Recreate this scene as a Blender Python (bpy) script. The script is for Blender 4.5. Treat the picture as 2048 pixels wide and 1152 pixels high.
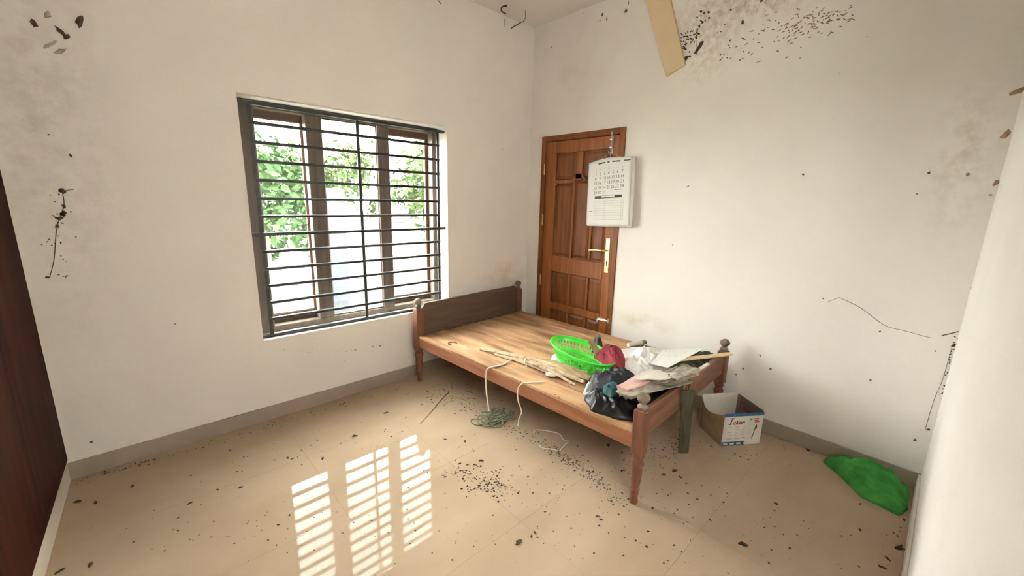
import bpy, bmesh, math, random
from mathutils import Vector, Matrix, noise
import numpy as np
for o in list(bpy.data.objects): bpy.data.objects.remove(o)
SC = bpy.context.scene
COL = SC.collection
R = random.Random(7)

# ---------------------------------------------------------------- camera
F = 815.9024                                     # focal length in pixels of the 2048 wide frame
CP = np.array([-3.0014, -2.9731, 1.5079])
YAW, PIT, ROL = -.7549, -.2122, .0238
_cy, _sy, _cp, _sp = math.cos(YAW), math.sin(YAW), math.cos(PIT), math.sin(PIT)
FW = np.array([-_sy*_cp, _cy*_cp, _sp]); _rt = np.array([_cy, _sy, 0.]); _up = np.cross(_rt, FW)
_c, _s = math.cos(ROL), math.sin(ROL)
RT = _c*_rt + _s*_up; UP = -_s*_rt + _c*_up
cam = bpy.data.cameras.new('camera'); camo = bpy.data.objects.new('camera', cam); COL.objects.link(camo)
cam.sensor_width = 36; cam.lens = F/2048*36; cam.clip_start = .01; cam.clip_end = 200
m = Matrix.Identity(4)
for i in range(3):
    m[i][0] = RT[i]; m[i][1] = UP[i]; m[i][2] = -FW[i]; m[i][3] = CP[i]
camo.matrix_world = m
SC.camera = camo
def on(x, y, ax, val):                            # pixel -> point on the plane axis = value
    d = FW + (x-1024)/F*RT - (y-576)/F*UP
    t = (val-CP[ax])/d[ax]
    return Vector([float(v) for v in CP + t*d])
def fl(x, y, z=0.): return on(x, y, 2, z)

# ---------------------------------------------------------------- sky and exposure
W = bpy.data.worlds.new('overcast_sky'); SC.world = W; W.use_nodes = True
bg = W.node_tree.nodes['Background']
bg.inputs[0].default_value = (1.0, .985, .96, 1); bg.inputs[1].default_value = 15.0
SC.view_settings.view_transform = 'Standard'; SC.view_settings.look = 'None'
SC.view_settings.gamma = 1; SC.view_settings.use_curve_mapping = False
SC.view_settings.exposure = 1.71

# ---------------------------------------------------------------- materials
def mat(name, col, rough=.6, var=.12, scale=8., spec=.5, metal=0., stretch=None, bump=0., bscale=None, col2=None, detail=4., ior=1.5, contrast=(.3, .7), trans=0.):
    M = bpy.data.materials.new(name); M.use_nodes = True
    nt = M.node_tree; b = nt.nodes['Principled BSDF']; N = nt.nodes.new; L = nt.links.new
    tc = N('ShaderNodeTexCoord'); mp = N('ShaderNodeMapping'); L(tc.outputs['Object'], mp.inputs['Vector'])
    if stretch: mp.inputs['Scale'].default_value = stretch
    nz = N('ShaderNodeTexNoise'); nz.inputs['Scale'].default_value = scale; nz.inputs['Detail'].default_value = detail
    L(mp.outputs[0], nz.inputs['Vector'])
    rp = N('ShaderNodeValToRGB'); L(nz.outputs['Fac'], rp.inputs['Fac'])
    c2 = col2 if col2 else tuple(c*(1-var) for c in col)
    c1 = col if col2 else tuple(min(1, c*(1+var)) for c in col)
    rp.color_ramp.elements[0].color = (*c2, 1); rp.color_ramp.elements[1].color = (*c1, 1)
    rp.color_ramp.elements[0].position, rp.color_ramp.elements[1].position = contrast
    L(rp.outputs['Color'], b.inputs['Base Color'])
    b.inputs['Roughness'].default_value = rough; b.inputs['Metallic'].default_value = metal
    b.inputs['IOR'].default_value = ior; b.inputs['Specular IOR Level'].default_value = spec
    if bump:
        n2 = N('ShaderNodeTexNoise'); n2.inputs['Scale'].default_value = bscale or scale*3; n2.inputs['Detail'].default_value = 3
        L(mp.outputs[0], n2.inputs['Vector'])
        bp = N('ShaderNodeBump'); bp.inputs['Strength'].default_value = bump; bp.inputs['Distance'].default_value = .01
        L(n2.outputs['Fac'], bp.inputs['Height']); L(bp.outputs[0], b.inputs['Normal'])
    if trans:
        b.inputs['Transmission Weight'].default_value = trans
    return M

def wall_mat(name, col, stains):
    """painted plaster; stains = list of (centre, radii, colour, strength, noise scale)"""
    M = mat(name, col, rough=.72, var=.025, scale=2.2, bump=.08, bscale=60, spec=.3)
    nt = M.node_tree; N = nt.nodes.new; L = nt.links.new; b = nt.nodes['Principled BSDF']
    src = b.inputs['Base Color'].links[0].from_socket
    tc = N('ShaderNodeTexCoord')
    for (c, r, sc_, st, ns) in stains:
        mp = N('ShaderNodeMapping'); mp.vector_type = 'POINT'
        mp.inputs['Scale'].default_value = (1/r[0], 1/r[1], 1/r[2])
        mp.inputs['Location'].default_value = (-c[0]/r[0], -c[1]/r[1], -c[2]/r[2])
        L(tc.outputs['Object'], mp.inputs['Vector'])
        ln = N('ShaderNodeVectorMath'); ln.operation = 'LENGTH'; L(mp.outputs[0], ln.inputs[0])
        mr = N('ShaderNodeMapRange'); mr.inputs['From Min'].default_value = 1.; mr.inputs['From Max'].default_value = .1
        mr.inputs['To Min'].default_value = 0.; mr.inputs['To Max'].default_value = 1.
        L(ln.outputs['Value'], mr.inputs['Value'])
        nz = N('ShaderNodeTexNoise'); nz.inputs['Scale'].default_value = ns; nz.inputs['Detail'].default_value = 6; nz.inputs['Roughness'].default_value = .65
        L(tc.outputs['Object'], nz.inputs['Vector'])
        rp = N('ShaderNodeMapRange'); rp.inputs['From Min'].default_value = .42; rp.inputs['From Max'].default_value = .7
        L(nz.outputs['Fac'], rp.inputs['Value'])
        mu = N('ShaderNodeMath'); mu.operation = 'MULTIPLY'; L(mr.outputs[0], mu.inputs[0]); L(rp.outputs[0], mu.inputs[1])
        m2 = N('ShaderNodeMath'); m2.operation = 'MULTIPLY'; L(mu.outputs[0], m2.inputs[0]); m2.inputs[1].default_value = st
        mx = N('ShaderNodeMix'); mx.data_type = 'RGBA'
        L(m2.outputs[0], mx.inputs[0]); L(src, mx.inputs[6]); mx.inputs[7].default_value = (*sc_, 1)
        src = mx.outputs[2]
    L(src, b.inputs['Base Color'])
    return M

WALLC = (.82, .778, .735)
M_wall_back = wall_mat('plaster_window_wall', WALLC, [
    ((-.32, 0, .78), (.42, .5, .16), (.55, .38, .2), .55, 5.), ((-.9, 0, .42), (.5, .5, .12), (.5, .42, .32), .35, 14.),
    ((-3.25, 0, 1.9), (.35, .5, 1.3), (.42, .36, .28), .45, 9.)])
M_wall_right = wall_mat('plaster_door_wall', WALLC, [
    ((0, -1.95, 2.78), (.5, .6, .2), (.36, .19, .1), .95, 24.), ((0, -1.62, 2.62), (.5, .3, .35), (.3, .17, .08), .6, 26.),
    ((0, -1.35, .55), (.5, .35, .10), (.5, .4, .2), .55, 6.), ((0, -2.95, 1.75), (.5, .15, .5), (.45, .33, .22), .5, 14.),
    ((0, -.5, 2.6), (.5, .5, .5), (.62, .5, .36), .45, 3.)])
M_wall = wall_mat('plaster', WALLC, [])
M_ceil = wall_mat('ceiling_paint', (.80, .75, .69), [])
M_skirt = mat('skirting_tile', (.37, .31, .245), rough=.35, var=.06, scale=6)
M_skirt_l = mat('skirting_white', (.74, .69, .6), rough=.4, var=.04, scale=6)
M_grout = mat('grout', (.41, .31, .215), rough=.8, var=.05)
M_tile = mat('floor_tile', (.46, .350, .248), rough=.055, spec=.11, col2=(.375, .278, .188), scale=1.6, stretch=(1, 2.2, 1), detail=7, ior=1.42, contrast=(.25, .75))
nt = M_tile.node_tree
_b = nt.nodes['Principled BSDF']
_n = nt.nodes.new('ShaderNodeTexNoise'); _n.inputs['Scale'].default_value = 3.; _n.inputs['Detail'].default_value = 6
_g = nt.nodes.new('ShaderNodeTexCoord'); nt.links.new(_g.outputs['Object'], _n.inputs['Vector'])
_r = nt.nodes.new('ShaderNodeMapRange'); _r.inputs['From Min'].default_value = .35; _r.inputs['From Max'].default_value = .75
_r.inputs['To Min'].default_value = .018; _r.inputs['To Max'].default_value = .045
nt.links.new(_n.outputs['Fac'], _r.inputs['Value']); nt.links.new(_r.outputs[0], _b.inputs['Roughness'])

WS_V = (14, 14, 1.2); WS_X = (1.2, 14, 14); WS_Y = (14, 1.2, 14)
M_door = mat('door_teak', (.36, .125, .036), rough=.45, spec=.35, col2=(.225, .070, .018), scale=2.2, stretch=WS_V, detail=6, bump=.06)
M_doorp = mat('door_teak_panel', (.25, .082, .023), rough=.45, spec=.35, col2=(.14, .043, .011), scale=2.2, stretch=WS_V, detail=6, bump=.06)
M_ward = mat('wardrobe_veneer', (.050, .012, .004), rough=.7, col2=(.018, .004, .002), scale=1.6, stretch=WS_V, detail=6, spec=.08)
M_bedv = mat('bed_wood_upright', (.24, .095, .055), rough=.5, col2=(.13, .05, .03), scale=2, stretch=WS_V, detail=6)
M_bedx = mat('bed_wood_cross', (.29, .135, .07), rough=.5, col2=(.13, .055, .03), scale=2, stretch=WS_X, detail=6)
M_head = mat('headboard_wood', (.135, .09, .062), rough=.65, col2=(.085, .056, .04), scale=2, stretch=WS_X, detail=6)
M_rail = mat('bed_rail_wood', (.43, .18, .088), rough=.55, col2=(.24, .09, .043), scale=2, stretch=WS_Y, detail=6)
M_plank = mat('dusty_plank', (.56, .345, .18), rough=.75, col2=(.235, .11, .045), scale=1.7, stretch=(7, 1.3, 7), detail=9, contrast=(.30, .60))
M_dust = mat('dusty_knob', (.25, .2, .15), rough=.7, col2=(.13, .09, .06), scale=20)
M_frame = mat('window_frame_wood', (.15, .115, .085), rough=.6, col2=(.085, .064, .048), scale=2, stretch=WS_V, detail=5)
M_bead = mat('window_bead_wood', (.34, .12, .06), rough=.5, col2=(.2, .07, .04), scale=2)
M_sash = mat('window_sash_wood', (.13, .075, .05), rough=.5, col2=(.07, .042, .03), scale=2, stretch=WS_V, detail=5)
M_iron = mat('iron_paint', (.030, .032, .034), rough=.5, var=.3, scale=30)
M_brass = mat('brass', (.78, .58, .27), rough=.3, metal=1., var=.15, scale=30)
M_steel = mat('steel', (.72, .69, .64), rough=.3, metal=1., var=.1, scale=30)
M_paper = mat('paper', (.80, .79, .76), rough=.8, var=.02)
M_paper2 = mat('paper_back', (.66, .63, .55), rough=.8, var=.04)
M_ink = mat('ink', (.06, .055, .05), rough=.8, var=.1)
M_inkg = mat('ink_grey', (.42, .41, .39), rough=.8, var=.1)
M_inkr = mat('ink_red', (.55, .05, .06), rough=.7, var=.1)
M_inkdr = mat('ink_dark_red', (.24, .016, .028), rough=.7, var=.1)
M_inkb = mat('ink_blue', (.035, .12, .27), rough=.6, var=.35, scale=40)
M_inkgr = mat('ink_green', (.03, .2, .1), rough=.6, var=.2)
M_card = mat('cardboard', (.42, .30, .18), rough=.85, col2=(.28, .19, .11), scale=9)
M_cardw = mat('cardboard_printed', (.78, .74, .68), rough=.75, col2=(.62, .57, .5), scale=7)
M_cardd = mat('cardboard_printed_inside', (.23, .17, .14), rough=.8, col2=(.14, .1, .085), scale=9)
M_green = mat('green_plastic', (.07, .78, .06), rough=.35, var=.08)
M_gcloth = mat('green_cloth', (.075, .42, .075), rough=.85, col2=(.04, .26, .045), scale=14, bump=.2, bscale=220)
M_red = mat('red_cloth', (.36, .035, .055), rough=.85, col2=(.2, .015, .03), scale=14, bump=.2, bscale=160)
M_black = mat('black_cloth', (.006, .006, .008), rough=.38, var=.4, scale=18, spec=.4)
M_navy = mat('navy_cloth', (.014, .015, .032), rough=.6, col2=(.006, .006, .011), scale=16)
M_grey = mat('grey_cloth', (.25, .25, .28), rough=.85, col2=(.09, .09, .11), scale=18)
M_pale = mat('pale_blue_cloth', (.62, .72, .76), rough=.85, var=.08, scale=14)
M_teal = mat('teal_cloth', (.018, .13, .13), rough=.75, col2=(.008, .05, .055), scale=14)
M_polyw = mat('white_polythene', (.83, .82, .8), rough=.32, var=.05, scale=9, bump=.25, bscale=40)
M_poly = mat('clear_polythene', (.72, .70, .64), rough=.25, var=.08, scale=14, bump=.2, bscale=40)
M_twig = mat('dry_stem', (.70, .56, .39), rough=.85, col2=(.34, .23, .13), scale=3, stretch=(8, 8, 8), detail=6)
M_sheath = mat('dry_sheath', (.52, .38, .22), rough=.9, col2=(.27, .175, .085), scale=5, stretch=(9, 2, 9), detail=7)
M_ply = mat('pale_plywood', (.74, .55, .32), rough=.65, var=.1, scale=3, stretch=WS_X)
M_board = mat('fallen_board', (.74, .575, .37), rough=.7, var=.06, scale=3)
M_oldwood = mat('mouldy_wood', (.10, .085, .05), rough=.9, col2=(.045, .045, .025), scale=9, stretch=(2, 2, .5))
M_string = mat('string', (.74, .66, .54), rough=.9, var=.1)
M_gstring = mat('greenish_twine', (.34, .36, .25), rough=.9, col2=(.12, .14, .085), scale=40)
M_debris = mat('dry_debris', (.085, .05, .025), rough=.95, col2=(.035, .02, .012), scale=30)
M_web = mat('sooty_web', (.13, .095, .06), rough=1., col2=(.06, .042, .025), scale=30)
M_rust = mat('rusty_smear', (.40, .27, .18), rough=1., col2=(.25, .15, .09), scale=30)
M_webf = mat('faint_web', (.42, .36, .29), rough=1., var=.2, scale=30)
M_mag = mat('pink_cover', (.72, .38, .33), rough=.5, col2=(.8, .66, .6), scale=6)
M_paperb = mat('browned_paper', (.36, .30, .22), rough=.9, col2=(.15, .115, .08), scale=14)
M_darkgreen = mat('dark_green_polythene', (.02, .03, .016), rough=.5, col2=(.01, .012, .008), scale=12)
M_news = mat('newsprint', (.58, .535, .45), rough=.9, col2=(.30, .265, .21), scale=26, stretch=(1, 1, 3))
M_concrete = mat('yard_soil_and_grass', (.30, .29, .26), rough=.9, col2=(.024, .034, .014), scale=1.3, detail=8, contrast=(.46, .62))
M_pillar = mat('pillar_paint', (.030, .036, .046), rough=.8, var=.1, scale=4)
M_leaf = mat('leaf', (.030, .062, .017), rough=.6, col2=(.016, .042, .012), scale=2.2, spec=.2)
M_leaf2 = mat('leaf_light', (.044, .070, .018), rough=.6, col2=(.026, .05, .012), scale=2.2, spec=.2)
M_bark = mat('bark', (.2, .15, .1), rough=.9, var=.3)
M_glass = bpy.data.materials.new('window_glass'); M_glass.use_nodes = True
_t = M_glass.node_tree; _t.nodes.clear()
_o = _t.nodes.new('ShaderNodeOutputMaterial'); _m = _t.nodes.new('ShaderNodeMixShader'); _tr = _t.nodes.new('ShaderNodeBsdfTransparent'); _gl = _t.nodes.new('ShaderNodeBsdfGlossy')
_gl.inputs['Roughness'].default_value = .03; _m.inputs[0].default_value = .06; _tr.inputs[0].default_value = (.95, .97, .95, 1)
_t.links.new(_tr.outputs[0], _m.inputs[1]); _t.links.new(_gl.outputs[0], _m.inputs[2]); _t.links.new(_m.outputs[0], _o.inputs[0])

# ---------------------------------------------------------------- mesh helpers
class MB:
    def __init__(s): s.v = []; s.f = []
    def add(s, vs, fs):
        k = len(s.v); s.v += [tuple(v) for v in vs]; s.f += [tuple(i+k for i in f) for f in fs]; return s
    def box(s, x0, x1, y0, y1, z0, z1, M=None, bev=0.):
        if x0 > x1: x0, x1 = x1, x0
        if y0 > y1: y0, y1 = y1, y0
        if z0 > z1: z0, z1 = z1, z0
        if bev:
            b = min(bev, (x1-x0)*.49, (y1-y0)*.49, (z1-z0)*.49); bm = bmesh.new()
            bmesh.ops.create_cube(bm, size=1.)
            for v in bm.verts: v.co = Vector(((x0+x1)/2+v.co.x*(x1-x0), (y0+y1)/2+v.co.y*(y1-y0), (z0+z1)/2+v.co.z*(z1-z0)))
            bmesh.ops.bevel(bm, geom=bm.edges[:], offset=b, segments=1, affect='EDGES')
            vs = [v.co.copy() for v in bm.verts]; bm.verts.index_update(); fs = [[v.index for v in f.verts] for f in bm.faces]; bm.free()
        else:
            vs = [Vector((x, y, z)) for z in (z0, z1) for y in (y0, y1) for x in (x0, x1)]
            fs = [(0, 2, 3, 1), (4, 5, 7, 6), (0, 1, 5, 4), (2, 6, 7, 3), (0, 4, 6, 2), (1, 3, 7, 5)]
        if M: vs = [M @ v for v in vs]
        return s.add(vs, fs)
    def lathe(s, prof, c=(0, 0), n=20):           # prof: list of (z, r)
        k = []
        for z, r in prof:
            k += [(c[0]+r*math.cos(2*math.pi*i/n), c[1]+r*math.sin(2*math.pi*i/n), z) for i in range(n)]
        fs = []
        for j in range(len(prof)-1):
            for i in range(n): fs.append((j*n+i, j*n+(i+1) % n, (j+1)*n+(i+1) % n, (j+1)*n+i))
        fs.append(tuple(reversed(range(n)))); fs.append(tuple((len(prof)-1)*n+i for i in range(n)))
        return s.add(k, fs)
    def tube(s, pts, r, n=6, closed=False, flat=None):
        pts = [Vector(p) for p in pts]; N = len(pts); rs = r if isinstance(r, (list, tuple)) else [r]*N
        k = []; prev = None
        for i, p in enumerate(pts):
            a = pts[(i-1) % N] if (closed or i > 0) else p; b = pts[(i+1) % N] if (closed or i < N-1) else p
            t = (b-a).normalized() if (b-a).length > 1e-9 else Vector((0, 0, 1))
            u = prev - t*prev.dot(t) if prev else t.cross(Vector((0, 0, 1)))
            if u.length < 1e-4: u = t.cross(Vector((1, 0, 0)))
            u.normalize(); w = t.cross(u); prev = u
            fy = flat if flat else 1.
            k += [p + (u*math.cos(2*math.pi*j/n) + w*math.sin(2*math.pi*j/n)*fy)*rs[i] for j in range(n)]
        fs = []
        for i in range(N if closed else N-1):
            i2 = (i+1) % N
            for j in range(n): fs.append((i*n+j, i*n+(j+1) % n, i2*n+(j+1) % n, i2*n+j))
        if not closed: fs += [tuple(reversed(range(n))), tuple((N-1)*n+j for j in range(n))]
        return s.add(k, fs)
    def prism(s, pts, d):                          # polygon of 3D points extruded by vector d
        pts = [Vector(p) for p in pts]; d = Vector(d); n = len(pts)
        return s.add(pts+[p+d for p in pts], [tuple(reversed(range(n))), tuple(range(n, 2*n))]+[(i, (i+1) % n, n+(i+1) % n, n+i) for i in range(n)])
    def ball(s, c, rx, ry, rz, n=10, M=None, rings=6):
        k = [Vector((0, 0, -1))]
        for j in range(1, rings):
            a = -math.pi/2+math.pi*j/rings
            k += [Vector((math.cos(a)*math.cos(2*math.pi*i/n), math.cos(a)*math.sin(2*math.pi*i/n), math.sin(a))) for i in range(n)]
        k.append(Vector((0, 0, 1)))
        fs = [(0, 1+(i+1) % n, 1+i) for i in range(n)]
        for j in range(rings-2):
            for i in range(n): fs.append((1+j*n+i, 1+j*n+(i+1) % n, 1+(j+1)*n+(i+1) % n, 1+(j+1)*n+i))
        q = 1+(rings-2)*n; fs += [(q+i, q+(i+1) % n, len(k)-1) for i in range(n)]
        k = [Vector((v.x*rx, v.y*ry, v.z*rz)) for v in k]
        if M: k = [M @ v for v in k]
        return s.add([v+Vector(c) for v in k], fs)
    def mesh(s, name):
        me = bpy.data.meshes.new(name); me.from_pydata([tuple(v) for v in s.v], [], s.f); me.update()
        bm = bmesh.new(); bm.from_mesh(me); bmesh.ops.recalc_face_normals(bm, faces=bm.faces[:]); bm.to_mesh(me); bm.free()
        return me
    def build(s, name, mt, parent=None, smooth=False):
        me = s.mesh(name); me.materials.append(mt)
        if smooth:
            me.polygons.foreach_set('use_smooth', [True]*len(me.polygons))
            if smooth != 'all': me.set_sharp_from_angle(angle=math.radians(40))
        o = bpy.data.objects.new(name, me); COL.objects.link(o)
        if parent: o.parent = parent
        return o
def empty(name, loc=(0, 0, 0), rz=0.):
    o = bpy.data.objects.new(name, None); COL.objects.link(o); o.location = loc; o.rotation_euler = (0, 0, rz); o.empty_display_size = .1
    return o
def tag(o, label=None, cat=None, group=None, kind=None):
    if label: o['label'] = label
    if cat: o['category'] = cat
    if group: o['group'] = group
    if kind: o['kind'] = kind
    return o
def text_into(mb, txt, size, M, shear=0., depth=.0004, sx=1., bold=0.):
    cu = bpy.data.curves.new('t', 'FONT'); cu.body = txt; cu.size = size; cu.shear = shear; cu.extrude = depth; cu.resolution_u = 2; cu.offset = bold
    ob = bpy.data.objects.new('t', cu); COL.objects.link(ob)
    dg = bpy.context.evaluated_depsgraph_get(); ev = ob.evaluated_get(dg); me = ev.to_mesh()
    S = M @ Matrix.Diagonal((sx, 1, 1, 1))
    mb.add([S @ v.co for v in me.vertices], [tuple(p.vertices) for p in me.polygons])
    ev.to_mesh_clear(); bpy.data.objects.remove(ob); bpy.data.curves.remove(cu)

# ================================================================ THE ROOM
H = 3.0752; WY = -3.0835; LX = -3.405
wx0, wx1, wz0, wz1 = -2.4422, -.9813, .5613, 2.0838
T = .23
def st(o): return tag(o, kind='structure')
# floor: tiles over a bed of grout
floor = st(MB().box(-3.75, .3, -5.2, .3, -.25, -.004).build('floor', M_grout))
TS = .60; gap = .0005; k = 0
tile_me = {}
for i in range(7):
    for j in range(6):
        x1 = -i*TS - .0; x0 = max(x1-TS, -3.6); y1 = -j*TS; y0 = max(y1-TS, -3.30)
        if x1-x0 < .02 or y1-y0 < .02: continue
        key = (round(x1-x0, 3), round(y1-y0, 3))
        if key not in tile_me:
            me = MB().box(gap/2, key[0]-gap/2, gap/2, key[1]-gap/2, -.012, 0, bev=.0002).mesh('tile'); me.materials.append(M_tile); tile_me[key] = me
        t = bpy.data.objects.new('tile', tile_me[key]); COL.objects.link(t); t.location = (x0, y0, 0); t.parent = floor
# texture must not repeat tile by tile: use the tile's place in the room
for n_ in list(M_tile.node_tree.nodes):
    if n_.type == 'TEX_COORD':
        ge = M_tile.node_tree.nodes.new('ShaderNodeNewGeometry')
        for l in list(n_.outputs['Object'].links): M_tile.node_tree.links.new(ge.outputs['Position'], l.to_socket)
st(MB().box(-3.9, T, WY-T, T, H, H+.2).build('ceiling', M_ceil))
# window wall with its opening
w = MB()
w.box(-3.9, wx0, 0, T, 0, H); w.box(wx1, T, 0, T, 0, H); w.box(wx0, wx1, 0, T, 0, wz0); w.box(wx0, wx1, 0, T, wz1, H)
st(w.build('wall_back', M_wall_back))
# door wall (opening for the door)
dy0, dy1, dz1 = -.163, -1.068, 2.10
w = MB(); w.box(0, T, dy0, 0, 0, H); w.box(0, T, WY-T, dy1, 0, H); w.box(0, T, dy1, dy0, dz1, H)
st(w.build('wall_right', M_wall_right))
# left wall, slightly out of square
def lx(y): return LX + .036*y
st(MB().prism([(lx(0), 0, 0), (lx(WY-T), WY-T, 0), (lx(WY-T)-T, WY-T, 0), (lx(0)-T, 0, 0)], (0, 0, H)).build('wall_left', M_wall))
# wall beside the camera
# its unseen window is added to let fill light onto the window wall
ox0, ox1, oz0, oz1 = -2.85, -1.86, 1.44, 2.28
w = MB(); w.box(ox1, 0, WY-T, WY, 0, H); w.box(-3.9, ox0, WY-T, WY, 0, H); w.box(ox0, ox1, WY-T, WY, 0, oz0); w.box(ox0, ox1, WY-T, WY, oz1, H)
st(w.build('wall_front', M_wall))
st(MB().box(-7., 3., -4.95, -4.75, -.3, 3.6).build('added_dimmer_wall', M_wall))  # unseen wall, added to dim and soften the light through that opening
w2 = st(empty('added_fill_window', (ox0, WY-.15, oz0))); w2['label'] = 'added wooden fill-light window, unseen beside the camera'
for (a, b_, c_, d_) in ((0, .05, 0, .84), (.94, .99, 0, .84), (.05, .94, 0, .05), (.05, .94, .79, .84)): MB().box(a, b_, -.03, .03, c_, d_, bev=.003).build('frame_member', M_frame, w2)
MB().box(.05, .94, -.002, .002, .05, .79).build('pane', M_glass, w2)
ox1 = -3.5
st(MB().box(-30, 30, -45, WY-T, -.4, -.3).build('ground', M_concrete))
bh = .097; bt = .012
st(MB().box(lx(0), -0, -bt, 0, 0, bh, bev=.002).build('baseboard_back', M_skirt))
st(MB().box(-bt, 0, WY, dy1, 0, bh, bev=.002).build('baseboard_right', M_skirt))
st(MB().box(ox1, -bt, WY, WY+bt, 0, bh, bev=.002).build('baseboard_front', M_skirt_l))

# ================================================================ window
win = st(empty('window_1', ((wx0+wx1)/2, .15, wz0)))
win['label'] = 'dark wooden three-light window behind a black iron grille'
WO = Vector(win.location)
def wp(mb, name, mt, parent=win, smooth=False):
    mb.v = [tuple(Vector(v)-WO) for v in mb.v]
    return mb.build(name, mt, parent, smooth)
fy0, fy1 = .145, .215
wp(MB().box(wx0, -2.335, fy0, fy1, wz0, wz1, bev=.004), 'frame_jamb', M_frame)
wp(MB().box(-1.035, wx1, fy0, fy1, wz0, wz1, bev=.004), 'frame_jamb', M_frame)
wp(MB().box(-2.335, -1.035, fy0, fy1, 2.04, wz1, bev=.004), 'frame_head', M_frame)
wp(MB().box(-2.335, -1.035, fy0, fy1, wz0, .607, bev=.004), 'frame_sill', M_frame)
wp(MB().box(-2.032, -1.925, fy0, fy1, .607, 2.04, bev=.004), 'mullion', M_frame)
wp(MB().box(-1.522, -1.425, fy0, fy1, .607, 2.04, bev=.004), 'mullion', M_frame)
wp(MB().box(wx0-.0, wx1, -.008, fy0, wz0-.0, wz0+.004), 'sill', M_wall_back)
def sash(x0, x1, z0, z1, y0, sl, sr, top, bot):
    root = empty('sash'); root.parent = win; root.location = Vector((x0, y0, z0))-WO
    y1 = y0+.035; W_, H_ = x1-x0, z1-z0
    MB().box(0, sl, 0, .035, 0, H_, bev=.003).build('stile', M_sash, root); MB().box(W_-sr, W_, 0, .035, 0, H_, bev=.003).build('stile', M_sash, root)
    MB().box(sl, W_-sr, 0, .035, 0, bot, bev=.003).build('rail', M_sash, root); MB().box(sl, W_-sr, 0, .035, H_-top, H_, bev=.003).build('rail', M_sash, root)
    MB().box(sl-.004, W_-sr+.004, .016, .019, bot-.004, H_-top+.004).build('pane', M_glass, root)
    b = MB(); t_ = .006
    b.box(sl, sl+t_, .004, .016, bot, H_-top); b.box(W_-sr-t_, W_-sr, .004, .016, bot, H_-top); b.box(sl, W_-sr, .004, .016, bot, bot+t_); b.box(sl, W_-sr, .004, .016, H_-top-t_, H_-top)
    b.build('glazing_bead', M_bead, root)
    return root
sash(-2.362, -1.985, .575, 2.046, .218, .03, .055, .052, .095)
sash(-1.462, -1.000, .575, 2.046, .218, .05, .055, .052, .095)
wp(MB().box(-1.925, -1.522, .175, .178, .607, 2.04), 'pane', M_glass)
b = MB()
for a in ((-1.925, -1.919), (-1.528, -1.522)): b.box(a[0], a[1], .16, .175, .607, 2.04)
b.box(-1.919, -1.528, .16, .175, 2.030, 2.04); b.box(-1.919, -1.528, .16, .175, .607, .617)
wp(b, 'glazing_bead', M_frame)
# window stays (thin rods pushing the casements)
wp(MB().tube([(-2.02, .235, 1.30), (-2.10, .20, 1.30), (-2.13, .16, 1.302)], .004), 'stay', M_iron)
wp(MB().tube([(-1.44, .235, 1.30), (-1.35, .20, 1.30), (-1.30, .16, 1.302)], .004), 'stay', M_iron)
# stickers and dust on the right stile: peeling paint
# iron grille
gy = .046
zs = [2.046-.1130*i for i in range(14)]
long_ = {0, 7, 13}
for i, z in enumerate(zs):
    a, b_ = (wx0, wx1) if i in long_ else (-2.385, -1.035)
    r = .0095 if i not in long_ else .0105
    wp(MB().box(a, b_, gy-.014, gy+.014, z-r, z+r, bev=.003), 'grille_bar', M_iron)
for x in (-2.378, -1.7145, -1.044):
    wp(MB().box(x-.011, x+.011, gy-.004, gy+.004+.006, zs[-1], zs[0]+.004, bev=.001), 'grille_upright', M_iron)

# ================================================================ door
door = st(empty('door_1', (0, (dy0+dy1)/2, 0))); door['label'] = 'reddish-brown panelled wooden door in the right wall, closed'
DO = Vector(door.location)
def dp(mb, name, mt, parent=door, smooth=False):
    mb.v = [tuple(Vector(v)-DO) for v in mb.v]; return mb.build(name, mt, parent, smooth)
fx = -.012
fw_ = .05
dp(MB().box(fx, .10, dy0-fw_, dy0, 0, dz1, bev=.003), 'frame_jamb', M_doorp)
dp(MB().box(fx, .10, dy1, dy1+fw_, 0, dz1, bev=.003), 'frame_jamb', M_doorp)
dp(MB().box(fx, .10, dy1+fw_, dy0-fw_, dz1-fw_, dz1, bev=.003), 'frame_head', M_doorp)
ly0, ly1, lz1 = dy0-fw_-.003, dy1+fw_+.003, dz1-fw_-.003           # leaf extents
lf = .002; lb = .038
dp(MB().box(.0395, .10, dy1+fw_-.002, dy0-fw_+.002, dz1-fw_-.03, dz1-fw_+.002), 'door_stop', M_doorp); dp(MB().box(.0395, .10, dy0-fw_-.03, dy0-fw_+.002, 0, dz1-fw_-.03), 'door_stop', M_doorp); dp(MB().box(.0395, .10, dy1+fw_-.002, dy1+fw_+.03, 0, dz1-fw_-.03), 'door_stop', M_doorp); dp(MB().box(.0395, .10, dy1+fw_+.03, dy0-fw_-.03, 0, .03), 'threshold', M_doorp)
#                                             # front face x, back x
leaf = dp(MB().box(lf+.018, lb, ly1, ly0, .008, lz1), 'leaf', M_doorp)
leafc = lambda mb, name, mt, smooth=False: dp(mb, name, mt, leaf, smooth)
ya, yb, yc, yd, ye, yf = -.335, -.553, -.575, -.765, -.785, -.935   # column edges of the panels
def member(y0, y1, z0, z1, name): leafc(MB().box(lf, lf+.020, y1, y0, z0, z1, bev=.004), name, M_door)
member(ly0, ya, .008, lz1, 'stile'); member(yf, ly1, .008, lz1, 'stile')
member(ya, yf, 1.945, lz1, 'rail'); member(ya, yf, .835, .985, 'rail'); member(ya, yf, .008, .20, 'rail'); member(ya, yf, .455, .52, 'rail')
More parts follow.
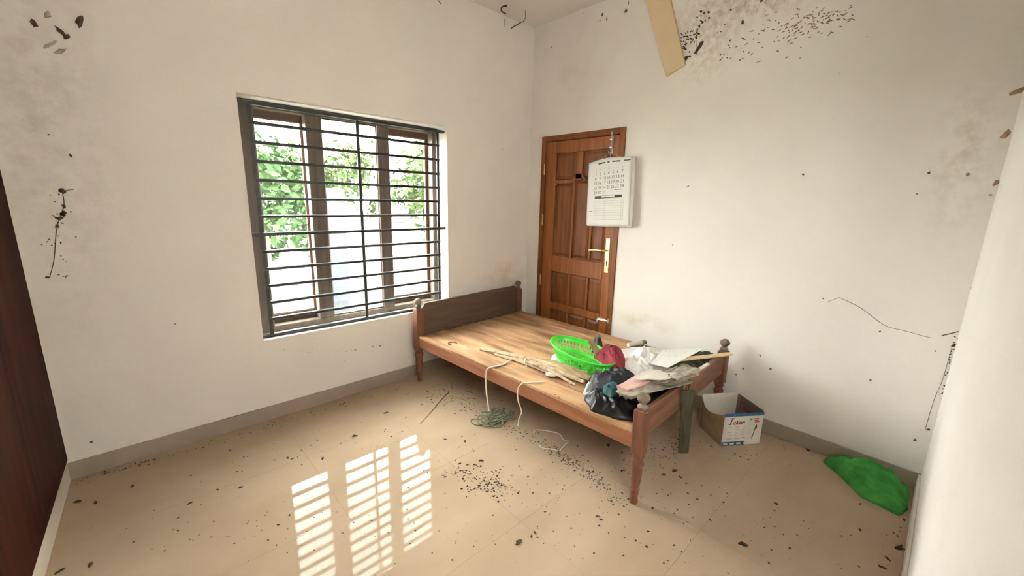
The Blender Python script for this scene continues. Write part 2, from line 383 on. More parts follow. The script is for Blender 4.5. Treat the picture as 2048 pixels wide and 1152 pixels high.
# upper lock-rail with stepped ends and the tall centre stile between the two top panels
member(-.580, -.650, 1.70, 1.945, 'muntin')
leafc(MB().prism([(lf, ya, 1.70), (lf, -.53, 1.70), (lf, -.58, 1.752), (lf, -.65, 1.752), (lf, -.70, 1.70), (lf, yf, 1.70), (lf, yf, 1.672), (lf, -.73, 1.672), (lf, -.69, 1.712), (lf, -.60, 1.712), (lf, -.545, 1.672), (lf, ya, 1.672)], (.02, 0, 0)), 'rail', M_door)
member(yb, yc, .985, 1.690, 'muntin'); member(yd, ye, .985, 1.690, 'muntin')
member(yb, yc, .52, .835, 'muntin'); member(yd, ye, .52, .835, 'muntin'); member(yb, yc, .2, .455, 'muntin'); member(yd, ye, .2, .455, 'muntin')
def panel(y0, y1, z0, z1):
    g = .012; b2 = .022
    o_ = [(lf+.016, y0-g, z0+g), (lf+.016, y1+g, z0+g), (lf+.016, y1+g, z1-g), (lf+.016, y0-g, z1-g)]
    i_ = [(lf+.006, y0-g-b2, z0+g+b2), (lf+.006, y1+g+b2, z0+g+b2), (lf+.006, y1+g+b2, z1-g-b2), (lf+.006, y0-g-b2, z1-g-b2)]
    bk = [(lf+.0195, v[1], v[2]) for v in o_]
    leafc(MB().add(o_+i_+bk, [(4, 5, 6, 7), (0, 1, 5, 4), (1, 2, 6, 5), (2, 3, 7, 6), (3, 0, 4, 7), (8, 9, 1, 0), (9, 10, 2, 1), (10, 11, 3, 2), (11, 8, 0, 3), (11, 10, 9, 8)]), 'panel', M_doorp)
panel(ya, -.580, 1.70, 1.945); panel(-.650, yf, 1.70, 1.945)
panel(ya, yb, .985, 1.672); panel(yc, yd, .985, 1.70); panel(ye, yf, .985, 1.672)
panel(ya, yb, .52, .835); panel(yc, yd, .52, .835); panel(ye, yf, .52, .835)
panel(ya, yb, .2, .455); panel(yc, yd, .2, .455); panel(ye, yf, .2, .455)
# brass lever handle on a long plate
pl = dp(MB().box(lf-.006, lf, -.995, -.955, .908, 1.206, bev=.002), 'handle_plate', M_brass); pl['label'] = 'brass handle plate'
lv = MB(); lv.tube([(lf-.004, -.973, 1.10), (lf-.045, -.973, 1.10), (lf-.05, -.955, 1.10), (lf-.05, -.90, 1.100), (lf-.048, -.81, 1.092)], [.009, .009, .009, .0085, .0075], n=10)
dp(lv, 'lever', M_brass, pl, True)
kh = MB(); kh.ball((lf-.007, -.975, 1.0), .004, .007, .013); kh.box(lf-.0075, lf-.006, -.979, -.971, .965, .99)
dp(kh, 'keyhole', M_ink, pl)
for z in (1.19, .925): dp(MB().ball((lf-.006, -.975, z), .003, .005, .005, n=8), 'screw', M_steel, pl)
# tower bolts
tb = dp(MB().box(lf-.004, lf, -.955, -.93, 1.90, 2.045, bev=.001), 'tower_bolt', M_steel)
dp(MB().tube([(lf-.011, -.943, 1.87), (lf-.011, -.943, 2.075)], .0065, n=8), 'bolt_rod', M_steel, tb, True)
dp(MB().tube([(lf-.011, -.943, 1.915), (lf-.035, -.936, 1.915)], .006, n=8), 'bolt_knob', M_steel, tb, True)
for z in (1.95, 2.01): dp(MB().box(lf-.020, lf-.003, -.957, -.928, z-.006, z+.006, bev=.002), 'bolt_loop', M_steel, tb)
tb2 = dp(MB().box(lf-.004, lf, -1.0, -.93, .468, .494, bev=.001), 'tower_bolt', M_steel)
dp(MB().tube([(lf-.011, -.925, .478), (lf-.011, -1.045, .484)], .0065, n=8), 'bolt_rod', M_steel, tb2, True)
dp(MB().tube([(lf-.011, -.935, .478), (lf-.032, -.930, .462)], .0075, n=8), 'bolt_knob', M_steel, tb2, True)
dp(MB().box(lf-.02, lf-.001, -1.05, -1.035, .465, .505, bev=.002), 'bolt_keep', M_steel, tb2)
for z in (1.80, 1.33, .73): dp(MB().tube([(fx-.004, dy0-fw_-.001, z-.05), (fx-.004, dy0-fw_-.001, z+.05)], .006, n=8), 'hinge', M_brass, smooth=True)
dp(MB().ball((lf-.002, -.35, 1.663), .005, .008, .008, n=8), 'stud', M_steel)

# ================================================================ wardrobe built against the left wall
wd = empty('wardrobe', (lx(-.6)+.0, -.9, 0)); tag(wd, 'dark reddish-brown wooden wardrobe front filling the left wall above a white plinth', 'wardrobe')
WD = Vector(wd.location)
def wpt(y, z, off): return Vector((lx(y)+off, y, z))-WD
def wslab(y0, y1, z0, z1, o0, o1): return MB().prism([wpt(y0, z0, o0), wpt(y1, z0, o0), wpt(y1, z0, o1), wpt(y0, z0, o1)], (0, 0, z1-z0))
wslab(-.012, -1.90, 0, .128, .001, .012).build('plinth', M_skirt_l, wd)
for (a, b_) in ((-.028, -.62), (-.624, -1.24), (-1.244, -1.86)):
    d_ = wslab(a, b_, .130, 2.45, .001, .020).build('door', M_ward, wd)
    if a > -.7: continue
    yk = a-.06
    MB().tube([wpt(yk, 1.0, .02), wpt(yk, 1.0, .045), wpt(yk, 1.12, .045), wpt(yk, 1.12, .02)], .005, n=8).build('handle', M_steel, d_, True)
wslab(-.012, -1.88, 2.452, 2.50, .001, .022).build('cornice', M_ward, wd)

# ================================================================ bed
BX, BY, BR = -1.2752, -2.0902, .0445
LU, LV = 1.177, 1.968
bed = empty('bed', (BX, BY, 0), BR); tag(bed, 'brown wooden bed frame with bare plank deck, headboard and turned knob posts', 'bed')
BM = Matrix.Translation((BX, BY, 0)) @ Matrix.Rotation(BR, 4, 'Z'); BMI = BM.inverted()
DK = .405
def post(u, v, top, sqt, name='bed_post'):
    b = MB(); h = .031
    b.box(u-h, u+h, v-h, v+h, .285, sqt, bev=.004)
    p = b.build(name, M_bedv, bed)
    l = MB().lathe([(0, .017), (.012, .021), (.022, .021), (.034, .017), (.05, .0195), (.075, .021), (.085, .0245), (.092, .021), (.20, .0285), (.212, .025), (.222, .031), (.236, .033), (.250, .026), (.258, .0235), (.272, .030), (.2855, .031)], (u, v), 20)
    l.build('turned_leg', M_bedv, p, True)
    d = top-sqt
    k_ = MB().lathe([(sqt-.001, .020), (sqt+.10*d, .026), (sqt+.2*d, .026), (sqt+.32*d, .016), (sqt+.38*d, .0155), (sqt+.47*d, .024), (sqt+.62*d, .0315), (sqt+.75*d, .031), (sqt+.88*d, .0235), (sqt+.96*d, .012), (top, .003)], (u, v), 20)
    k_.build('knob', M_dust, p, True)
    return p
post(0, 0, .612, .525); post(LU, 0, .612, .525); post(0, LV, .715, .635); post(LU, LV, .715, .635)
# headboard with a scooped shoulder at each end
def hb_out(z0, z1, v):
    a, b_ = .026, LU-.026; r = .03
    pts = [(a, v, z0), (b_, v, z0), (b_, v, z1-r)]
    pts += [(b_-r+r*math.cos(t)*.0 - r*math.sin(t)+r, v, 0) for t in ()]
    pts += [(b_-r*math.sin(t), v, z1-r*math.cos(t)) for t in [math.pi/2*i/5 for i in range(6)][0:0]]
    for i in range(1, 7): t = math.pi/2*i/6; pts.append((b_-r*math.sin(t), v, z1-r+r*(1-math.cos(t))))
    for i in range(0, 7): t = math.pi/2*(1-i/6); pts.append((a+r*math.sin(t), v, z1-r+r*(1-math.cos(t))))
    return pts
MB().prism(hb_out(.375, .668, LV-.013), (0, .026, 0)).build('headboard', M_head, bed)
MB().box(.025, LU-.025, -.013, .013, .365, .515, bev=.004).build('footboard', M_bedx, bed)
for u in (0, LU):
    r_ = MB().box(u-.016, u+.016, .028, LV-.028, .305, DK-.018, bev=.003).build('side_rail', M_rail, bed)
MB().box(.016, LU-.016, .03, .062, .305, DK-.02).build('end_rail', M_bedx, bed); MB().box(.016, LU-.016, LV-.062, LV-.03, .305, DK-.02).build('end_rail', M_bedx, bed)
for v in (.5, .98, 1.46): MB().box(.014, LU-.014, v-.025, v+.025, .335, DK-.02).build('cross_bearer', M_bedx, bed)
ed = [-.022, .135, .265, .425, .575, .715, .875, 1.03, LU+.022]
for i in range(8):
    v1 = LV-.034; 
    MB().box(ed[i]+.0038, ed[i+1]-.0038, .034 if 0 < i < 7 else .036, v1, DK-.0195, DK+(0, -.001, -.004, 0, -.003, -.001, -.004, 0)[i], bev=.0025).build('plank', M_plank, bed)

# ---------------------------------------------------------------- soft things
def heap(name, poly, z0, h, mt, seed, folds=1., fscale=9., aniso=(1, 1), nr=44, na=150, wob=.08, parent=None, lumps=.35, base=0.12, peak=None, bottom=True):
    """A crumpled cloth: closed mesh rising from an outline on the surface below it."""
    P = [Vector((p[0], p[1])) for p in poly]; n = len(P)
    c = Vector((sum(p.x for p in P)/n, sum(p.y for p in P)/n)) if peak is None else Vector(peak)
    def rad(th):
        d = Vector((math.cos(th), math.sin(th))); best = None
        for i in range(n):
            a = P[i]-c; e = P[(i+1) % n]-P[i]; den = d.x*e.y-d.y*e.x
            if abs(den) < 1e-9: continue
            t = (a.x*e.y-a.y*e.x)/den; s_ = (a.x*d.y-a.y*d.x)/den
            if t > 0 and -1e-6 <= s_ <= 1+1e-6: best = t if best is None else max(best, t)
        return best or .05
    o3 = Vector((seed*3.17, seed*1.73, seed*.77)); vs = []; fs = []
    def ridge(v): return (1-abs(noise.noise(v))*1.9)
    def hz(x, y, q):
        s1 = Vector((x*aniso[0]*fscale, y*aniso[1]*fscale, 0))+o3
        wv = noise.noise_vector(s1*.55)*1.3
        a = ridge(s1*.8+wv); b_ = ridge(s1*1.7+wv*1.6+Vector((5, 3, 1))); c2 = ridge(s1*3.3+wv*2.2); g = noise.noise(s1*.5)
        env = (1-q**3.2)
        f_ = .55*max(a, -.3)+.32*b_+.13*c2                 # sharp crests, about -0.5 .. 1
        body = env*(.50+lumps*g)+base
        return max(h*.03, h*(body*(1-.35*folds)+.55*folds*f_*(env*.85+.15)*(.55+.45*body))) if q < .999 else h*.02
    for j in range(nr+1):
        q = j/nr
        for i in range(na):
            th = 2*math.pi*i/na; rr = rad(th)*(1+wob*noise.noise(Vector((math.cos(th)*2.3, math.sin(th)*2.3, seed))))
            x = c.x+math.cos(th)*rr*q; y = c.y+math.sin(th)*rr*q
            vs.append((x, y, z0+hz(x, y, q)))
    for j in range(nr):
        for i in range(na): fs.append((j*na+i, j*na+(i+1) % na, (j+1)*na+(i+1) % na, (j+1)*na+i))
    k_ = len(vs)
    for i in range(na): v = vs[nr*na+i]; vs.append((v[0], v[1], z0))
    for i in range(na): fs.append((nr*na+i, nr*na+(i+1) % na, k_+(i+1) % na, k_+i))
    fs.append(tuple(k_+i for i in reversed(range(na))))
    b = MB(); 
    oc = Vector((c.x, c.y, z0))
    b.add([Vector(v)-oc for v in vs], fs)
    o = b.build(name, mt, parent, 'all'); o.location = oc
    return o
def pz(pts, z): return [fl(x, y, z) for x, y in pts]

S = DK+.002
# green oval basket, tilted up at its far end
P2 = on(1109, 674, 2, .550); P1 = on(1227, 729, 2, .500)
ax = (P2-P1); La = ax.length/2; ax.normalize(); bx_ = Vector((ax.y, -ax.x, 0)).normalized(); 
if bx_.dot(Vector((1, 1, 0))) < 0: bx_ = -bx_
nx = ax.cross(bx_); 
if nx.z < 0: nx = -nx
bx_ = nx.cross(ax).normalized()
if bx_.dot(Vector((1, 1, 0))) < 0: bx_ = -bx_
bc = (P1+P2)/2
Lb = .150
def bpt(th, lev, inset=0.):                       # lev 0 = rim, 1 = base
    k_ = 1-.22*lev-inset
    return ax*La*k_*math.cos(th) + bx_*Lb*k_*math.sin(th) - nx*.095*lev
bk = empty('basket', bc-nx*.095); tag(bk, 'bright green oval plastic basket with slotted sides, tilted on the bed', 'basket')
def loc(v): return v+nx*.095
na = 64
MB().tube([loc(bpt(2*math.pi*i/na, 0)) for i in range(na)], .0065, n=8, closed=True).build('rim', M_green, bk, 'all')
def band(l0, l1, name, t=.003):
    b = MB(); k_ = []
    for i in range(na):
        th = 2*math.pi*i/na; o_ = [loc(bpt(th, l0)), loc(bpt(th, l1)), loc(bpt(th, l1, t/.2)), loc(bpt(th, l0, t/.2))]; k_ += o_
    f_ = []
    for i in range(na):
        for j in range(4): f_.append((i*4+j, ((i+1) % na)*4+j, ((i+1) % na)*4+(j+1) % 4, i*4+(j+1) % 4))
    b.add(k_, f_); return b.build(name, M_green, bk)
band(0, .26, 'upper_band'); band(.78, 1., 'lower_band')
b = MB()
for i in range(46):
    th = 2*math.pi*i/46; dt = .024
    b.prism([loc(bpt(th-dt, .24)), loc(bpt(th+dt, .24)), loc(bpt(th+dt, .8)), loc(bpt(th-dt, .8))], -loc(bpt(th, 0.5)-bpt(th, 0.5, .018))+loc(Vector((0, 0, 0))) if False else (bpt(th, .5, .018)-bpt(th, .5)))
tag(b.build('ribs', M_green, bk), kind='stuff')
b = MB()                                          # slotted base: an oval ring and crossing bars
for i in range(-7, 8):
    t = i/8; half = math.sqrt(1-t*t)*.78
    a0 = ax*La*.78*t + bx_*Lb*half; a1 = ax*La*.78*t - bx_*Lb*half
    b.tube([loc(a0-nx*.094), loc(a1-nx*.094)], .004, n=6)
for i in range(-3, 4):
    t = i/4; half = math.sqrt(1-t*t)*.78
    b.tube([loc(bx_*Lb*.78*t+ax*La*half-nx*.094), loc(bx_*Lb*.78*t-ax*La*half-nx*.094)], .004, n=6)
tag(b.build('base_lattice', M_green, bk), kind='stuff')

tag(heap('red_cloth', pz([(1188, 716), (1206, 704), (1238, 708), (1252, 728), (1246, 745), (1222, 738), (1204, 728)], S+.055), S+.055, .125, M_red, 3, fscale=13, folds=1.), 'crumpled dark red cloth beside the green basket', 'cloth')
tag(heap('white_plastic_bag', pz([(1236, 752), (1232, 730), (1262, 716), (1322, 716), (1345, 738), (1330, 757), (1275, 765)], S), S, .155, M_polyw, 5, fscale=12, folds=1.15, lumps=.5), 'crumpled white plastic carrier bag on top of the pile', 'plastic bag')
tag(heap('pale_sheet', pz([(1222, 705), (1262, 696), (1330, 700), (1322, 712), (1250, 720)], S), S, .05, M_paper, 8, fscale=10), 'flat pale crumpled sheet lying between red cloth and wall', 'sheet')
# dark clothes
tag(heap('black_cloth', pz([(1168, 796), (1176, 776), (1225, 765), (1290, 770), (1300, 808), (1268, 842), (1225, 836), (1182, 822)], S), S, .105, M_black, 11, fscale=10, folds=1.2, lumps=.3, aniso=(1.0, 1.0)), 'shiny black cloth heaped at the foot corner of the bed', 'cloth')
Sb = S+.055
tag(heap('navy_jacket', pz([(1186, 770), (1196, 752), (1232, 742), (1270, 752), (1262, 776), (1216, 784)], Sb), Sb, .085, M_navy, 13, fscale=13, folds=1.15), 'dark navy garment crumpled on top of the black cloth', 'garment')
tag(heap('grey_cloth', pz([(1172, 784), (1180, 764), (1206, 752), (1216, 764), (1200, 786)], S+.03), S+.03, .09, M_grey, 17, fscale=15, folds=1.1), 'mottled grey cloth draped over the left side of the dark clothes', 'cloth')
tag(heap('pale_blue_cloth', pz([(1166, 788), (1172, 776), (1190, 774), (1192, 788), (1178, 794)], S+.01), S+.01, .065, M_pale, 19, fscale=18), 'small pale blue rag at the edge of the dark clothes', 'rag')
tag(heap('teal_cloth', pz([(1206, 786), (1206, 774), (1236, 770), (1242, 786), (1222, 796)], S+.080), S+.080, .052, M_teal, 23, fscale=26, folds=1.4), 'small teal cloth tucked into the dark clothes', 'cloth')

# ---------------------------------------------------------------- papers, boards
def slab_px(name, px, z, th, mt, tilt=None, parent=None):
    """flat slab whose corners are given by pixels and their heights"""
    zz = z if isinstance(z, (list, tuple)) else [z]*len(px)
    P = [fl(x, y, q) for (x, y), q in zip(px, zz)]
    c = sum(P, Vector())/len(P)
    n_ = (P[1]-P[0]).cross(P[2]-P[0]).normalized()
    if n_.z < 0: n_ = -n_
    o = MB().prism([p-c for p in P], -n_*th).build(name, mt, parent); o.location = c
    return o, P, c, n_
# printed sheet on a stiff backing
Z4 = [.535, .525, .50, .50]
sh, P, c, n_ = slab_px('printed_sheet', [(1326, 700), (1409, 696), (1336, 735), (1300, 727)], [.545, .560, .52, .515], .004, M_paper)
tag(sh, 'white printed sheet on a stiff board leaning on the foot end', 'paper')
b = MB()
e1 = (P[1]-P[0]); e2 = (P[3]-P[0])
for i in range(1, 7):
    for j in range(1, 9):
        if R.random() < .25: continue
        a = P[0]-c+e1*(j/9.5)*(1-.25*i/7)+e2*(i/7.5)+n_*.0006
        wv = e1.normalized()*(.006+.012*R.random()); hv = e2.normalized()*.004
        b.add([a, a+wv, a+wv+hv, a+hv], [(0, 1, 2, 3)])
tag(b.build('print', M_inkg, sh), kind='stuff')
# pale plywood strip resting across the footboard
A0, A1 = fl(1352, 721, .522), fl(1462, 709, .532)
d_ = (A1-A0); ln = d_.length; d_.normalize(); sd = Vector((-d_.y, d_.x, 0)).normalized()
o = MB().prism([Vector((0, 0, 0))-sd*.02, d_*ln-sd*.017, d_*(ln+.012)+sd*.018, sd*.02], (0, 0, .009)).build('plywood_strip', M_ply); o.location = A0; tag(o, 'pale plywood strip lying across the footboard corner', 'wood strip')
A0, A1 = fl(1392, 744, .520), fl(1416, 729, .53)
d_ = (A1-A0); sd = Vector((-d_.y, d_.x, 0)).normalized()*.011
o = MB().prism([-sd, d_-sd, d_+sd, sd], (0, 0, .008)).build('wood_slat', M_paper2); o.location = A0; tag(o, 'short greyish slat propped on the footboard top', 'slat')
# old newspapers and magazines, each sheet bundle on its own
def stack_item(name, px, z, th, mt, label, cat, seed, wav=.012, group=None):
    P = [fl(x, y, q) for (x, y), q in zip(px, z)]; c = sum(P, Vector())/4; nu, nv = 14, 8; vs = []; fs = []
    for s_ in (0, 1):
        for i in range(nu+1):
            for j in range(nv+1):
                a, b_ = i/nu, j/nv
                p = (P[0]*(1-a)+P[1]*a)*(1-b_)+(P[3]*(1-a)+P[2]*a)*b_
                edge = 1+.05*noise.noise(Vector((a*6, b_*6, seed)))
                dz = wav*noise.noise(Vector((a*3.2+seed, b_*2.3, seed*1.7)))
                q = p-c; vs.append((q.x*edge, q.y*edge, q.z+dz+(0 if s_ else -th*(1+.3*noise.noise(Vector((a*9, b_*9, seed+4)))))))
    m_ = (nu+1)*(nv+1); I = lambda s_, i, j: s_*m_+i*(nv+1)+j
    for i in range(nu):
        for j in range(nv):
            fs.append((I(1, i, j), I(1, i+1, j), I(1, i+1, j+1), I(1, i, j+1))); fs.append((I(0, i, j), I(0, i, j+1), I(0, i+1, j+1), I(0, i+1, j)))
    for i in range(nu): fs.append((I(0, i, 0), I(0, i+1, 0), I(1, i+1, 0), I(1, i, 0))); fs.append((I(0, i, nv), I(1, i, nv), I(1, i+1, nv), I(0, i+1, nv)))
    for j in range(nv): fs.append((I(0, 0, j), I(1, 0, j), I(1, 0, j+1), I(0, 0, j+1))); fs.append((I(0, nu, j), I(0, nu, j+1), I(1, nu, j+1), I(1, nu, j)))
    o = MB().add(vs, fs).build(name, mt, None, True); o.location = c
    return tag(o, label, cat, group)
stack_item('black_bundle', [(1238, 796), (1292, 806), (1368, 760), (1340, 740)], [.465, .47, .50, .47], .05, M_black, 'black plastic-wrapped bundle under the old papers', 'bundle', 31, .02)
def newspaper(px, z, n, mt, label, seed, wav=.008, gap_=.006):
    c = sum((fl(x, y, q) for (x, y), q in zip(px, z)), Vector())/4; root = empty('newspaper', c); tag(root, label, 'newspaper', 'old papers on the bed')
    r_ = random.Random(seed)
    for i in range(n):
        o = stack_item('page', [(x+r_.uniform(-5, 5), y+r_.uniform(-2.5, 2.5)) for x, y in px], [q-gap_*i for q in z], .0025, mt[i % len(mt)], None, None, seed+i*.37, wav)
        o.parent = root; o.location = Vector(o.location)-c
    return root
PM = [M_news, M_paperb, M_paper2]
newspaper([(1234, 784), (1262, 794), (1384, 764), (1347, 744)], [.546, .546, .560, .558], 6, PM, 'thick folded yellowed newspaper, lowest of the paper pile', 33)
newspaper([(1298, 760), (1342, 770), (1396, 748), (1356, 736)], [.580, .580, .578, .578], 4, [M_paperb, M_news], 'browned newspaper curling over the footboard top', 35, .014, .007)
newspaper([(1324, 750), (1354, 757), (1398, 738), (1364, 730)], [.596, .594, .585, .59], 2, [M_news, M_paperb], 'thin curled newspaper nearest the plywood strip', 53, .016)
stack_item('magazine', [(1233, 771), (1255, 778), (1320, 754), (1290, 742)], [.572, .568, .582, .586], .010, M_mag, 'magazine with faded pink cover on the paper pile', 'magazine', 37, .010, 'old papers on the bed')
stack_item('folded_papers', [(1268, 757), (1335, 758), (1352, 746), (1300, 738)], [.598, .602, .598, .600], .008, M_paper2, 'cream folded papers topmost on the pile', 'papers', 39, .010, 'old papers on the bed')
tag(heap('dark_bag', pz([(1318, 742), (1340, 722), (1392, 708), (1436, 716), (1424, 732), (1380, 752)], S), S, .105, M_darkgreen, 61, fscale=12, folds=1.2), 'dark green crumpled bag under the plywood strip', 'bag')
# white torn sheet sticking out in front
stack_item('torn_sheet', [(1234, 774), (1242, 804), (1290, 786), (1278, 768)], [.53, .455, .47, .545], .004, M_paper2, 'torn whitish sheet hanging from the paper pile over black cloth', 'paper', 41, .012)
# straps hanging over the footboard
for (pts, lab) in (([(1364, 757, .56), (1370, 766, .535), (1367, 780, .50), (1366, 796, .44)], 'pale cloth strap hanging over the footboard'),
                   ([(1374, 752, .56), (1380, 760, .54), (1378, 772, .50), (1374, 792, .44)], 'dark strap hanging over the footboard')):
    Q = [on(x, y, 1, BY-.0135+.022-.028*0-(.012 if i > 1 else -.02)) if i > 1 else fl(x, y, z) for i, (x, y, z) in enumerate(pts)]
    o = MB().tube([q-Q[0] for q in Q], .008, n=6, flat=.35).build('strap', M_string if 'pale' in lab else M_oldwood); o.location = Q[0]; tag(o, lab, 'strap')
# mouldy board standing against the footboard
y_ = BY+.0445*.55-.030
a = fl(1356, 905); b_ = fl(1373, 905); c_ = on(1386, 780, 1, y_); d_ = on(1362, 780, 1, y_)
o = MB().prism([p-a for p in (a, b_, c_, d_)], (0, -.012, 0)).build('leaning_board', M_oldwood); o.location = a
tag(o, 'dark mouldy board standing on the floor against the footboard', 'board')
# roll by the wall
A0, A1 = fl(1256, 690, S+.016), fl(1290, 684, S+.018)
o = MB().tube([Vector((0, 0, 0)), (A1-A0)*.8], [.017, .017], n=12).build('paper_roll', M_paper2, None, True); o.location = A0
tag(o, 'small rolled whitish paper at the wall side of the bed', 'paper roll')
MB().tube([(A1-A0)*.8, (A1-A0)*1.02], [.018, .016], n=12).build('roll_end', M_gstring, o, True)
# brown flap beside the basket
sh, P, c, n_ = slab_px('card_flap', [(1176, 682), (1186, 680), (1204, 706), (1192, 714)], [.58, .58, .50, .48], .003, M_card); tag(sh, 'bent brown card standing behind the basket rim', 'card')
heap_o = heap('dark_rag', pz([(1180, 700), (1188, 690), (1202, 690), (1206, 704), (1192, 710)], S), S, .13, M_black, 27, fscale=15); tag(heap_o, 'small black rag between the card and the red cloth', 'rag')
# clear packet
tag(heap('plastic_packet', pz([(1122, 728), (1100, 722), (1106, 710), (1145, 722), (1150, 734)], S), S, .05, M_poly, 29, fscale=16, wob=.03), 'clear crumpled plastic packet in front of the basket', 'packet')
# dried palm stem bundle
bd = empty('dry_stem_bundle', fl(1060, 725, S)); tag(bd, 'bundle of dry palm stems and split sheath lying across the bed', 'stem bundle')
BO = Vector(bd.location)
def stem(pts, r, flat=.6, mt=M_twig, name='stem'):
    Q = [fl(x, y, z)-BO for x, y, z in pts]; N_ = 18; out = []
    for i in range(N_+1):
        t = i/N_*(len(Q)-1); k_ = min(int(t), len(Q)-2); f_ = t-k_
        p = Q[k_].lerp(Q[k_+1], f_); p += Vector((0, 0, .003*noise.noise(Vector((i*.7, r*900, 3))))); out.append(p)
    rr = [r*(.55+.45*math.sin(math.pi*min(1, .12+i/N_*.85)))*(1+.18*noise.noise(Vector((i*.9, r*500, 7)))) for i in range(N_+1)]
    MB().tube(out, rr, n=8, flat=flat).build(name, mt, bd, True)
stem([(962, 697, S+.010), (1030, 714, S+.014), (1100, 738, S+.016), (1168, 764, S+.012)], .024, .75)
stem([(975, 700, S+.02), (1040, 713, S+.03), (1110, 733, S+.03)], .019, .7)
stem([(990, 709, S+.006), (1040, 722, S+.012), (1090, 741, S+.014), (1110, 750, S+.012)], .016, .8)
stem([(1050, 722, S+.03), (1090, 735, S+.035), (1150, 770, S+.008)], .013, .8)
stem([(1080, 735, S+.03), (1120, 750, S+.02), (1142, 768, S+.006)], .010, .8)
stem([(1060, 716, S+.02), (1110, 732, S+.03), (1175, 745, S+.03)], .018, .7)
stem([(1092, 748, S+.012), (1112, 752, S+.012)], .020, .8, M_paper2, 'stem_end')
stem([(1085, 722, S+.012), (1130, 738, S+.022), (1182, 758, S+.016)], .055, .5, M_sheath, 'sheath')
# C-shaped hook on the deck
cc = fl(905, 687, S+.003)
o = MB().tube([Vector((.032*math.cos(t)*1.0, .032*math.sin(t)*1.1, 0)) for t in [math.radians(-40+i*13) for i in range(21)]], .0035, n=6).build('bent_hook', M_debris, None, True); o.location = cc
tag(o, 'small C-shaped dark ring lying on the plank deck', 'ring')
# strings hanging from the bed edge
def curve(pts, sub=6):
    P_ = [Vector(p) for p in pts]; out = []
    for i in range(len(P_)-1):
        p0 = P_[max(i-1, 0)]; p1 = P_[i]; p2 = P_[i+1]; p3 = P_[min(i+2, len(P_)-1)]
        for k_ in range(sub):
            t = k_/sub; out.append(.5*((2*p1)+(-p0+p2)*t+(2*p0-5*p1+4*p2-p3)*t*t+(-p0+3*p1-3*p2+p3)*t**3))
    return out+[P_[-1]]
e_u = -.024
def edge_pt(y_px_x, y_px_y, z, off=0.):            # a point hanging just outside the near rail, under a pixel
    # plane of the near rail's outer face in bed coordinates
    d = FW + (y_px_x-1024)/F*RT - (y_px_y-576)/F*UP
    o_ = BMI @ Vector([float(v) for v in CP]); dd = BMI.to_3x3() @ Vector([float(v) for v in d])
    t = (e_u-off-o_.x)/dd.x
    return BM @ (o_+dd*t)
p = [fl(1025, 717, S+.012), fl(1008, 728, S+.005), fl(985, 734, S+.004), edge_pt(974, 739, 0, .002), edge_pt(972, 752, 0, .002), edge_pt(972, 775, 0, .003), edge_pt(975, 800, 0, .006), edge_pt(978, 822, 0, .012)]
o = MB().tube([q-p[0] for q in curve(p)], .0055, n=6).build('string', M_string, None, 'all'); o.location = p[0]; tag(o, 'thick pale string hanging over the bed edge into the twine tangle', 'string')
p = [fl(1090, 764, S+.004), fl(1062, 765, S+.004), edge_pt(1044, 768, 0, .002), edge_pt(1036, 778, 0, .003), edge_pt(1036, 800, 0, .004), edge_pt(1043, 823, 0, .006), edge_pt(1038, 838, 0, .01), edge_pt(1036, 852, 0, .012)]
o = MB().tube([q-p[0] for q in curve(p)], .0042, n=6).build('string', M_string, None, 'all'); o.location = p[0]; tag(o, 'thin pale string hanging loose from the middle of the bed edge', 'string')
p = fl(1016, 716, S)
o = MB().tube([q-p for q in curve([fl(1052, 716, S+.02), fl(1050, 722, S+.055), fl(1052, 730, S+.03), fl(1053, 735, S+.004)])], .005, n=6).build('tie_string', M_string, bd, 'all'); o.location = p-BO
# greenish twine tangle on the floor
g0 = fl(990, 838)
b = MB(); rr = random.Random(3); pts = []
for i in range(46):
    a = rr.random()*6.28; q = rr.random()**.45
    pts.append(Vector((.15*q*math.cos(a)+.03*math.sin(i*.4), .12*q*math.sin(a), .006+.045*rr.random()*(1-q*.8))))
b.tube(curve(pts, 5), .0036, n=5)
lp = [fl(x, y, .006)-g0 for x, y in ((975, 846), (955, 850), (943, 845), (944, 838), (958, 838), (970, 842), (980, 838))]
b.tube(curve(lp, 5), .0042, n=5)
o = b.build('twine_tangle', M_gstring, None, 'all'); o.location = g0; tag(o, 'tangle of greenish twine on the floor under the bed edge', 'twine')
# wire on the floor
p = [fl(x, y, .004) for x, y in ((1068, 868), (1072, 860), (1096, 862), (1118, 868), (1128, 880), (1136, 884), (1122, 898), (1118, 902), (1098, 898), (1085, 896), (1078, 890))]
o = MB().tube([q-p[0] for q in curve(p, 5)], .003, n=6).build('wire', M_string, None, 'all'); o.location = p[0]; tag(o, 'thin pale bent wire lying on the floor before the bed', 'wire')
p = [fl(x, y, .005) for x, y in ((840, 848), (862, 824), (880, 802), (898, 784))]
o = MB().tube([q-p[0] for q in curve(p, 4)], [.0013+.00015*i for i in range(13)], n=6).build('twig', M_debris, None, 'all'); o.location = p[0]; tag(o, 'long thin brown twig on the floor near the window wall', 'twig')

# ================================================================ cardboard box
ba = math.atan2(-.156, .222); bw, bdp, bhh = .268, .248, .222
box = empty('cardboard_box', (-.407, -2.199, 0), ba); tag(box, 'open white and brown cardboard box with red lettering by the wall', 'box')
th = .004
MB().box(0, bw, 0, bdp, 0, .004).build('bottom', M_card, box)
fr = MB().box(0, bw, 0, th, .004, bhh).build('front_panel', M_cardw, box)
MB().box(0, bw, bdp-th, bdp, .004, bhh+.018).build('back_panel', M_cardw, box)
rp_ = MB().box(bw-th, bw, th, bdp-th, .004, bhh+.012).build('side_panel', M_cardd, box)
